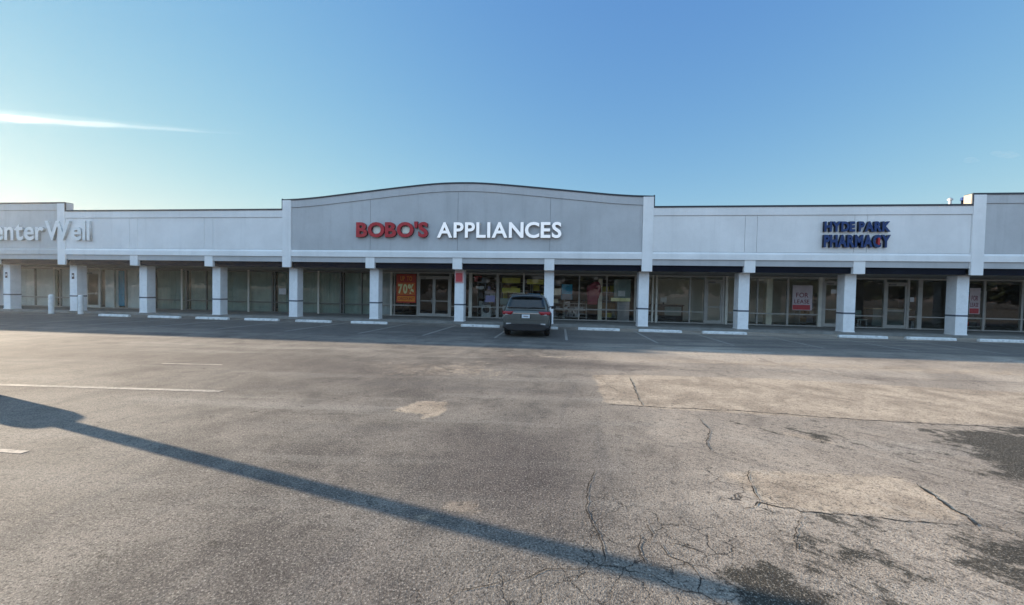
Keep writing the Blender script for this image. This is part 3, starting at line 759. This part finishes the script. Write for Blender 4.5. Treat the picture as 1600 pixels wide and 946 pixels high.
# notice wrapped on the column right of the double door
o = panel('column_notice', 'faded red notice taped to the column right of the double door', 'notice', X(6)-.235, X(6)+.235, 2.16, 2.80, 19.955, 'faded_pink')
sub(o, 'red_field', X(6)-.19, X(6)+.17, 2.24, 2.70, .0065, 'faded_red')
for i in (0, 1):
    o = panel('door_plaque', 'small dark plaque on the %s white column by the bollards' % ('far left' if i == 0 else 'second'), 'plaque', X(i)-.08, X(i)+.08, 2.05, 2.40, 19.955, 'ink', group='column plaques')
    sub(o, 'emblem', X(i)-.045, X(i)+.045, 2.18, 2.30, .0065, 'poster_white')
o = panel('window_banner', 'tall teal blue banner in the left shop window', 'banner', q(-29.75), q(-29.28), .30, 2.72, 23.36, 'poster_teal')
o = panel('window_notice', 'white notice in the blinded window left of the arched section', 'notice', q(-17.75), q(-17.25), 1.32, 1.72, yP, 'poster_white')
o = panel('door_notice', 'small white paper notice on the glass door right of the leasing poster', 'notice', q(14.95), q(15.22), 2.00, 2.22, yP-.005, 'poster_white')
o = panel('window_notice', 'small white paper notice beside the far right glass door', 'notice', q(18.86), q(19.05), 1.62, 1.86, yP, 'poster_white')
o = panel('window_poster', 'blue and grey poster in the window right of the parked car', 'poster', q(.32), q(.95), 1.36, 2.28, 23.31, 'poster_teal'); sub(o, 'lower_panel', q(.34), q(.93), 1.36, 1.70, .0065, 'poster_grey')
o = panel('window_poster', 'pale yellow poster in the window left of the white column', 'poster', q(3.35), q(4.3), 1.32, 2.62, 23.31, 'green_grey'); sub(o, 'yellow_strip', q(3.2), q(4.3), 1.32, 1.52, .0065, 'poster_yellow'); sub(o, 'picture', q(3.6), q(4.0), 1.62, 1.95, .0065, 'poster_white')

for x0, x1, z0, z1, m, lab in ((-4.75,-4.1,2.28,2.62,'poster_grey','grey strip notice high in the window left of the parked car'),(-4.85,-4.35,1.92,2.08,'poster_white','white strip notice in the window left of the parked car'),
        (-4.3,-3.72,1.62,1.78,'poster_grey','lower grey strip notice in the window left of the parked car'),(-4.25,-3.68,1.12,1.52,'purple','lilac notice low in the window left of the parked car'),
        (-4.95,-4.5,2.36,2.70,'faded_red','dim red notice at the top of the window left of the parked car'),
        (-3.25,-2.15,2.30,2.62,'yellow_box','yellow banner high in the window above the parked car'),(-3.25,-2.15,1.72,2.0,'yellow_box','yellow banner across the window above the parked car'),
        (-3.35,-2.75,.98,1.36,'green_grey','pale green notice low behind the parked car'),(-2.62,-2.0,1.22,1.62,'poster_white','white notice just above the parked car'),
        (-1.75,-.75,2.25,2.55,'yellow_box','yellow banner in the narrow window beside the white column'),(-1.65,-.95,1.35,1.68,'poster_blue','blue notice beside the white column above the car'),
        (-.15,.28,1.62,2.02,'cream','cream notice right of the white column by the car'),(-.1,.22,2.2,2.5,'poster_grey','grey notice at the top right of the white column by the car')):
    panel('window_notice', lab, 'notice', q(x0), q(x1), z0, z1, 23.30, m)
# ------------------------------------------------------------------ shop contents
def washer(label, x, y):
    t = thing('washing_machine', label, 'washing machine', (x, y, K))
    MB().box(-.32,.32,0,.6,0,.92).build('cabinet', M['appliance_white'], t, bevel=.02)
    MB().tube([(0,-.002,.46),(0,-.03,.46)], [.22,.2], 20).build('door', M['black'], t)
    MB().box(-.3,.3,-.012,0,.76,.90).build('control_panel', M['poster_grey'], t)
def fridge(label, x, y, mat='appliance_white', h=1.7):
    t = thing('refrigerator', label, 'refrigerator', (x, y, K))
    MB().box(-.36,.36,.03,.7,0,h).build('cabinet', M[mat], t, bevel=.02)
    MB().box(-.35,.35,0,.028,.02,h*.66).build('door', M[mat], t); MB().box(-.35,.35,0,.028,h*.67,h-.02).build('door', M[mat], t)
    for z0, z1 in ((h*.35,h*.62),(h*.7,h*.85)): MB().box(-.32,-.28,-.05,-.01,z0,z1).build('handle', M['steel'], t)
def rack(label, x, y, wd, mats, h=2.3):
    t = thing('shelf_rack', label, 'shelves', (x, y, K))
    MB().box(-wd/2,-wd/2+.04,0,.45,0,h).box(wd/2-.04,wd/2,0,.45,0,h).build('side_panel', M['alu'], t)
    for k in range(5):
        z = .1+k*(h-.15)/4; MB().box(-wd/2+.04,wd/2-.04,.01,.44,z,z+.035).build('shelf', M['alu'], t)
        if k < 4:
            b = MB(); xx = -wd/2+.08
            while xx < wd/2-.3:
                ww = random.uniform(.18,.42); hh = random.uniform(.2,.42)
                if xx+ww > wd/2-.06: break
                b.box(xx, xx+ww, .06, .4, z+.036, z+.036+hh, random.randrange(len(mats))); xx += ww+random.uniform(.02,.1)
            if b.f: b.build('stocked_goods', [M[m] for m in mats], t)
washer('white front loading washer low behind the window left of the parked car', -3.0+.0, 23.9)
washer('white front loading washer, left one behind the window beside the door', -4.45, 24.3)
fridge('white refrigerator behind the window above the parked car', -2.35, 24.1, h=1.62)
fridge('steel refrigerator standing at the right end of the dark shop', 4.05, 23.75, 'appliance_steel', 1.5)
fridge('steel refrigerator deep inside the dark shop behind the double door', -7.2, 28.5, 'appliance_steel', 1.8)
rack('shelves of grey and purple boxes behind the window left of the parked car', -4.4, 25.2, 1.6, ['poster_grey','purple','black','appliance_white'])
rack('shelves of yellow boxes behind the window over the parked car', -2.6, 25.0, 1.9, ['yellow_box','black','yellow_box','cardboard'])
rack('shelves of yellow and blue boxes behind the window beside the white column', -.95, 24.8, 1.2, ['yellow_box','poster_teal','black'])
rack('shelves of beige boxes behind the window right of the parked car', .1, 24.2, .9, ['poster_grey','cream','black'], 1.9)
rack('low shelves of steel goods under the shop poster', 1.2, 24.6, 1.5, ['appliance_steel','black','poster_grey'], 1.0)
rack('shelves of yellow boxes at the right end of the dark shop', 3.5, 24.9, 1.3, ['yellow_box','green_grey','cardboard'])
# plum coat and cream stand
t = thing('clothes_stand', 'dark red cloth hung beside a cream stand in the window of the dark shop', 'clothes stand', (2.35, 24.0, K))
MB().box(.22,.46,0,.2,0,2.55).build('stand', M['cream'], t)
cl = MB(); rings = []
for z, wd, dx in ((2.35,.15,.1),(2.1,.42,-.02),(1.7,.42,-.1),(1.3,.34,-.12),(.95,.30,-.1)):
    rings.append([(dx+wd*math.cos(a)*(1+.12*math.sin(3*a+z*5)), -.05+.13*math.sin(a), z) for a in [2*math.pi*k/14 for k in range(14)]])
cl.loft(rings[::-1]).build('hanging_cloth', M['plum'], t, smooth=True)
# reception room with beige wall
t = thing('reception_desk', 'dark reception desk with pale front in the beige room', 'desk', (6.9, 24.9, K))
MB().box(-.95,.95,0,.6,.02,.95).build('body', M['wood_dark'], t); MB().box(-1.02,1.02,-.06,.66,.95,1.02).build('top', M['black'], t); MB().box(-.15,.85,-.02,-.001,.35,.90).build('front_panel', M['green_grey'], t)
t = thing('monitor', 'small pale monitor standing on the reception desk', 'monitor', (6.75, 25.2, K+1.02))
MB().box(-.2,.2,-.02,.02,.12,.44).build('screen', M['appliance_white'], t); MB().box(-.04,.04,-.02,.03,0,.13).build('stand', M['black'], t)
def chair(label, x, y, mat, group=None, rz=0):
    t = thing('waiting_chair', label, 'chair', (x, y, K), group); t.rotation_euler = (0,0,rz)
    MB().box(-.26,.26,-.26,.26,.38,.46).build('seat', M[mat], t, bevel=.02); MB().box(-.26,.26,.2,.27,.5,.95).build('backrest', M[mat], t, bevel=.02)
    for a in (-1,1):
        for b in (-1,1): MB().box(a*.22-.02,a*.22+.02,b*.22-.02,b*.22+.02,0,.38).build('leg', M['steel'], t)
chair('black waiting chair behind the window left of the reception door', 5.9, 24.3, 'black')
chair('green grey waiting chair behind the window left of the far right door', 17.35, 24.2, 'green_grey')
chair('black waiting chair in the left corner of the far right shop', 16.6, 24.4, 'black')
chair('black waiting chair behind the right window of the far right shop', 20.2, 24.3, 'black')
t = thing('counter', 'pale shop counter behind the window at the far right', 'counter', (20.1, 25.6, K))
MB().box(-1,1,0,.6,0,1.0).build('body', M['green_grey'], t); MB().box(-1.05,1.05,-.05,.65,1.0,1.05).build('top', M['cream'], t)
mb = MB(); mb.box(12.10, 12.42, 23.75, 24.07, K, 2.80); part(mb, 'interior_column', M['cream'])
rack('shelves of cream and grey goods behind the glass door by the leasing poster', 15.3, 25.2, 1.1, ['cream','poster_grey','cardboard'], 1.9)
rack('dark shelves with a few red boxes in the last shop on the right', 23.6, 25.0, 1.9, ['black','poster_red','ink'], 2.2)

# ------------------------------------------------------------------ roof things
t = thing('roof_vent', 'thin galvanised vent pipe rising behind the low parapet at right', 'vent pipe', (21.55, 24, 5.3))
MB().tube([(0,0,0),(0,0,2.02)], [.07,.07], 14).build('pipe', M['steel'], t); MB().tube([(0,0,1.97),(0,0,2.04),(0,0,2.12)], [.12,.12,.03], 14).build('cap', M['steel'], t)
t = thing('roof_unit', 'grey box air unit low behind the parapet at right', 'air conditioner', (21.5, 25, 5.3))
MB().box(-.75,.75,0,1.2,.1,1.68).build('cabinet', M['appliance_white'], t, bevel=.02); MB().tube([(0,.6,1.68),(0,.6,1.74)], [.4,.4], 20).build('fan_guard', M['black'], t); MB().box(-.8,.8,-.05,1.25,0,.1).build('curb', M['steel'], t)
t = thing('roof_vent', 'short dark vent stack near the parapet step at right', 'vent pipe', (22.15, 24.0, 5.3))
MB().tube([(0,0,0),(0,0,2.0)], [.05,.05], 12).build('pipe', M['navy'], t); MB().tube([(0,0,1.95),(0,0,2.12)], [.09,.07], 12).build('cap', M['navy_face'], t)

# ------------------------------------------------------------------ parked car
exec_car = True
def car_paint():
    t = NT('car_paint'); co = t.coord()
    d = t.noise(co, 6, 5, .6); c = t.mix(t.ss(d, .4, .7, 0, .3), (.085,.10,.098), (.13,.14,.135))
    t.bsdf(c, .34, .45, None, .5, Coat_Weight=.5, Coat_Roughness=.12); return t.mat
M['car_paint'] = car_paint()
M['car_glass'] = flat('car_glass', (.008,.011,.014), .06, 0, .6)
M['tyre'] = painted('tyre', (.018,.018,.019), .9, .2, 8, .3, 40)
M['rim'] = flat('rim', (.30,.31,.32), .35, .8)
M['lamp_red'] = flat('lamp_red', (.30,.012,.02), .15)
M['lamp_clear'] = flat('lamp_clear', (.55,.55,.56), .15)
M['plate'] = flat('plate', (.62,.68,.72), .4)
M['chrome'] = flat('chrome', (.6,.6,.6), .15, 1)
car = thing('parked_car', 'dark grey suv parked nose in facing the shops', 'car', (-1.13, 14.62, 0))
def sect(y, w, zb, zbelt, ztop, wb=.90):
    half = [(0,zb),(w*.55,zb),(w*wb,zb+.02),(w*.985,zb+.16),(w,zb+(zbelt-zb)*.45),(w*.985,zbelt-.12),(w*.94,zbelt-.02),(w*.80,ztop),(w*.4,ztop+.01),(0,ztop+.015)]
    return [(x,y,z) for x,z in half]+[(-x,y,z) for x,z in half[-2:0:-1]]
body = [sect(.00,.78,.44,.86,.88),sect(.015,.84,.36,.95,.97),sect(.06,.90,.30,1.02,1.04),sect(.25,.925,.27,1.05,1.07),sect(.9,.93,.25,1.03,1.05),sect(1.8,.93,.24,1.01,1.03),
        sect(2.7,.93,.24,.99,1.01),sect(3.2,.925,.24,.97,1.01),sect(3.7,.91,.25,.91,.97),sect(4.15,.87,.28,.82,.88),sect(4.36,.78,.34,.68,.74),sect(4.42,.66,.42,.60,.62)]
MB().loft(body).build('body', M['car_paint'], car, smooth=True, subd=2)
# cabin: roof and pillars in paint, windows as separate shells
def csec(y, wb, wt, zb, zt):
    half = [(0,zb),(wb,zb),(wb-.01,zb+.04),(wb+(wt-wb)*.5,zb+(zt-zb)*.52),(wt,zt-.07),(wt-.10,zt-.015),(wt*.5,zt+.012),(0,zt+.02)]
    return [(x,y,z) for x,z in half]+[(-x,y,z) for x,z in half[-2:0:-1]]
cab = [csec(.10,.84,.80,.98,1.07),csec(.22,.85,.76,.98,1.30),csec(.38,.86,.70,.98,1.58),csec(.58,.86,.68,.98,1.625),csec(1.3,.865,.68,.97,1.655),csec(2.1,.87,.67,.97,1.645),csec(2.6,.87,.64,.97,1.585),csec(2.95,.87,.68,.97,1.36),csec(3.35,.86,.76,.96,1.05)]
MB().loft(cab).build('cabin', M['car_paint'], car, smooth=True, subd=1)
def patch(pts_rows, name, mat, th=.012, parent=car):
    """curved shell from rows of points, given a little thickness"""
    rows = [[Vector(p) for p in r] for r in pts_rows]; mb = MB(); n = len(rows[0]); m_ = len(rows)
    for r in rows: mb.v += [tuple(p) for p in r]
    for i in range(m_-1):
        for j in range(n-1): mb.f.append((i*n+j, i*n+j+1, (i+1)*n+j+1, (i+1)*n+j)); mb.m.append(0)
    o = mb.build(name, M[mat], parent, smooth=True); s = o.modifiers.new('solid', 'SOLIDIFY'); s.thickness = th; s.offset = 0; return o
# rear window
rows = []
for v in np.linspace(0, 1, 6):
    y = .105+.235*v; z = 1.115+.40*v; hw = .74-.115*v
    rows.append([(hw*u, y-.018*(1-u*u)-.006, z) for u in np.linspace(-1, 1, 9)])
patch(rows, 'rear_window', 'car_glass')
# spoiler and rear wiper
patch([[(u*.66, .22-.03*(1-u*u), 1.60) for u in np.linspace(-1,1,9)], [(u*.665, .42, 1.615+.012*(1-u*u)) for u in np.linspace(-1,1,9)]], 'spoiler', 'car_paint', .03)
MB().tube([(0,.075,1.12),(.30,.10,1.165),(.42,.11,1.18)], [.012,.009,.006], 8).build('rear_wiper', M['black'], car)
# side windows
for s in (-1, 1):
    for (y0, y1, yt0, yt1) in ((.52,1.30,.66,1.32),(1.38,2.22,1.40,2.20),(2.28,2.98,2.26,2.56)):
        rows = []
        for v in np.linspace(0, 1, 4):
            z = 1.05+.47*v; x = .868-.165*v-.02*(v*(1-v))*-1
            rows.append([(s*(x+.012), (y0+(y1-y0)*u)*(1-v)+(yt0+(yt1-yt0)*u)*v, z) for u in np.linspace(0, 1, 4)])
        patch(rows, 'side_window', 'car_glass', .01)
rows = []
for v in np.linspace(0, 1, 5):
    y = 3.28-.62*v; z = 1.09+.44*v; hw = .74-.10*v; rows.append([(hw*u, y+.05*(1-u*u), z+.012) for u in np.linspace(-1,1,7)])
patch(rows, 'windscreen', 'car_glass')
# tail lights wrap the corners
for s in (-1, 1):
    pts = []
    for z in (.875, .935, 1.0):
        k = (1.0-z)/.125
        pts.append([(s*(.48+.10*k*.6), .022, z), (s*.66, .012, z), (s*.80, .020, z), (s*.875, .065, z), (s*.915, .15, z), (s*.932, .30, z+.005)])
    patch(pts, 'tail_light', 'lamp_red', .03)
    patch([[(s*.64,.008,z),(s*.80,.012,z)] for z in (.865,.89)], 'reverse_light', 'lamp_clear', .02)
    MB().box(s*.66-.09, s*.66+.09, -.018, .02, .50, .55).build('reflector', M['lamp_clear'], car)
    MB().tube([(s*.52,.02,.30),(s*.52,.20,.31)], [.035,.035], 12).build('exhaust', M['chrome'], car)
    MB().box(s*.60-.018, s*.60+.018, .6, 2.3, 1.645, 1.675).build('roof_rail', M['black'], car, bevel=.008)
    m_ = MB(); m_.loft([[(s*(.92+.0), 2.72+dy, 1.05+dz) for dy, dz in ((-.03,-.03),(.03,-.03),(.03,.03),(-.03,.03))],
                        [(s*1.00, 2.70+dy, 1.08+dz) for dy, dz in ((-.05,-.06),(.05,-.06),(.05,.07),(-.05,.07))],
                        [(s*1.12, 2.69+dy, 1.09+dz) for dy, dz in ((-.05,-.07),(.04,-.06),(.04,.06),(-.05,.07))]]).build('side_mirror', M['black'], car, bevel=.01)
# lower bumper cladding, plate, trim
b_ = [sect(-.015,.80,.30,.50,.53),sect(-.03,.86,.255,.50,.52),sect(.03,.915,.235,.50,.52),sect(.30,.937,.225,.46,.50),sect(.5,.937,.225,.44,.46)]
MB().loft(b_).build('rear_bumper', M['black'], car, smooth=True, subd=1)
MB().box(-.50,.50,-.012,.012,.905,.94).build('tailgate_trim', M['chrome'], car, bevel=.006)
MB().box(-.20,.20,-.008,.02,.735,.89).build('plate_recess', M['black'], car)
pl = MB().box(-.155,.155,-.016,-.008,.745,.885).build('licence_plate', M['plate'], car, bevel=.003)
MB().box(-.09,.09,-.019,-.016,.79,.835).build('plate_characters', M['poster_grey'], pl)
MB().box(-.72,.72,-.003,.006,.66,.668).build('tailgate_seam', M['black'], car)
MB().prism_yz([(.95,1.655),(1.15,1.72),(1.22,1.66)], -.02, .02).build('antenna_fin', M['black'], car)
for s in (-1, 1):
    for yc in (.88, 3.52):
        x = s*.80; t_ = MB()
        prof = [(.20,-.10),(.30,-.11),(.345,-.085),(.35,0),(.345,.085),(.30,.11),(.20,.10)]; n = 28
        rings = [[(x+dx*1.0, yc+r*math.cos(2*math.pi*k/n), .35+r*math.sin(2*math.pi*k/n)) for r, dx in prof] for k in range(n)]
        b = len(t_.v)
        for r in rings: t_.v += r
        for k in range(n):
            for j in range(len(prof)-1):
                a0, a1 = k*len(prof)+j, ((k+1)%n)*len(prof)+j; t_.f.append((a0, a0+1, a1+1, a1)); t_.m.append(0)
        wv = MB(); wv.tube([(x-.09,yc,.35),(x+.09*1,yc,.35)], [.205,.205], 24)
        wh = t_.build('wheel', M['tyre'], car, smooth=True); wv.build('rim', M['rim'], wh)
        ar = MB(); rr = []
        for k in range(15):
            a = math.pi*(k/14)*1.08-.04*math.pi; rr.append([(s*(.90+d), yc+r*math.cos(a), .35+r*math.sin(a)) for r, d in ((.37,-.05),(.37,.045),(.44,.04),(.44,-.05))])
        ar.loft(rr).build('wheel_arch', M['black'], car, smooth=False)

# ------------------------------------------------------------------ vapour trail and cloud wisps, kilometres away
def vapour(name, dens, aniso):
    t = NT(name); v = t.n('ShaderNodeVolumePrincipled'); v.inputs['Color'].default_value = (.98,.98,.98,1); v.inputs['Anisotropy'].default_value = aniso
    v.inputs['Density'].default_value = dens; t.l(v.outputs[0], t.out.inputs['Volume']); return t.mat
def bearing(px, py, dist):
    a, b = px-800, py-473; cr, sr = math.cos(roll), math.sin(roll)
    u, v = cr*a+sr*b, -(-sr*a+cr*b)
    return (right*(u/600)+up0*(v/600)+fwd)*dist
P_ = [(-260,160,9),(-120,171,9),(0,183,8.5),(60,187.5,8),(120,192,7),(180,196,5.5),(240,200.5,4.2),(300,204.5,3),(350,207.5,2),(385,209,.6)]
pts = [(float(x), float(np.interp(x, [p[0] for p in P_], [p[1] for p in P_])), float(np.interp(x, [p[0] for p in P_], [p[2] for p in P_]))) for x in np.linspace(-260, 385, 44)]
o = MB().tube([bearing(x, y+.6*math.sin(x*.021)+.4*math.sin(x*.063), 3000) for x, y, r in pts], [r*2.9*(1+.18*math.sin(x*.05)) for x, y, r in pts], 24).build('vapour_trail', vapour('vapour', .0009, .6), smooth=True)
MB().tube([bearing(x, y-1.5, 3000) for x, y, r in pts], [r*6.2 for x, y, r in pts], 24).build('trail_fringe', vapour('vapour_thin', .00016, .6), o, smooth=True)
tag(o, 'long thin bright vapour trail low in the sky at left', 'cloud')
for px, py, rx, rz, lab in ((1570,241,16,5,'faint small cloud wisp near the right edge of the sky'),(1519,250,12,4,'second, fainter cloud wisp just left of the first')):
    c = bearing(px, py, 3000); mb = MB()
    for k in range(5):
        d = c+right*(random.uniform(-1,1)*rx*4)+Vector((0,0,random.uniform(-1,1)*rz*2)); r = random.uniform(.5,1)
        mb.tube([d+right*(rx*5*r*u) for u in (-1,-.7,-.3,.2,.6,1)], [rz*5*r*q_ for q_ in (.15,.7,1,.95,.6,.15)], 12)
    o = mb.build('cloud_wisp', vapour('wisp', .0012, .3), smooth=True); tag(o, lab, 'cloud')
# ------------------------------------------------------------------ unseen wood, added behind the viewer to darken the window reflections
mb = MB(); rnd = random.Random(3)
for k in range(15000):
    x = rnd.uniform(-270, 190); y = -62+rnd.uniform(-5, 5)
    top = 8.5+2.2*math.sin(x*.21)+1.6*math.sin(x*.53+1)+1.2*math.sin(x*1.3)
    z = rnd.uniform(.2, 1)**.8*top; r = rnd.uniform(.5, 1.15)
    a, b_ = rnd.uniform(0, 6.28), rnd.uniform(-.9, .9)
    u = Vector((math.cos(a), math.sin(a), b_)).normalized(); v = u.orthogonal().normalized()
    p = Vector((x, y, z)); mb.quad([p-u*r, p-v*r*.7, p+u*r, p+v*r*.7])
M['leaf'] = painted('wood_leaf', (.040,.055,.024), .7, .5, .6, 0)
o = mb.build('reflection_wood', M['leaf'], kind='stuff')

# ------------------------------------------------------------------ thin hazy air, added mostly to imitate lens glare towards the sun
mh = NT('glare_haze_air'); v = mh.n('ShaderNodeVolumePrincipled'); v.inputs['Color'].default_value = (.95,.96,.97,1)
v.inputs['Density'].default_value = .0004; v.inputs['Anisotropy'].default_value = .8
mh.l(v.outputs[0], mh.out.inputs['Volume'])
MB().box(-950, 950, -950, 950, -1, 10).build('glare_haze', mh.mat, kind='stuff')
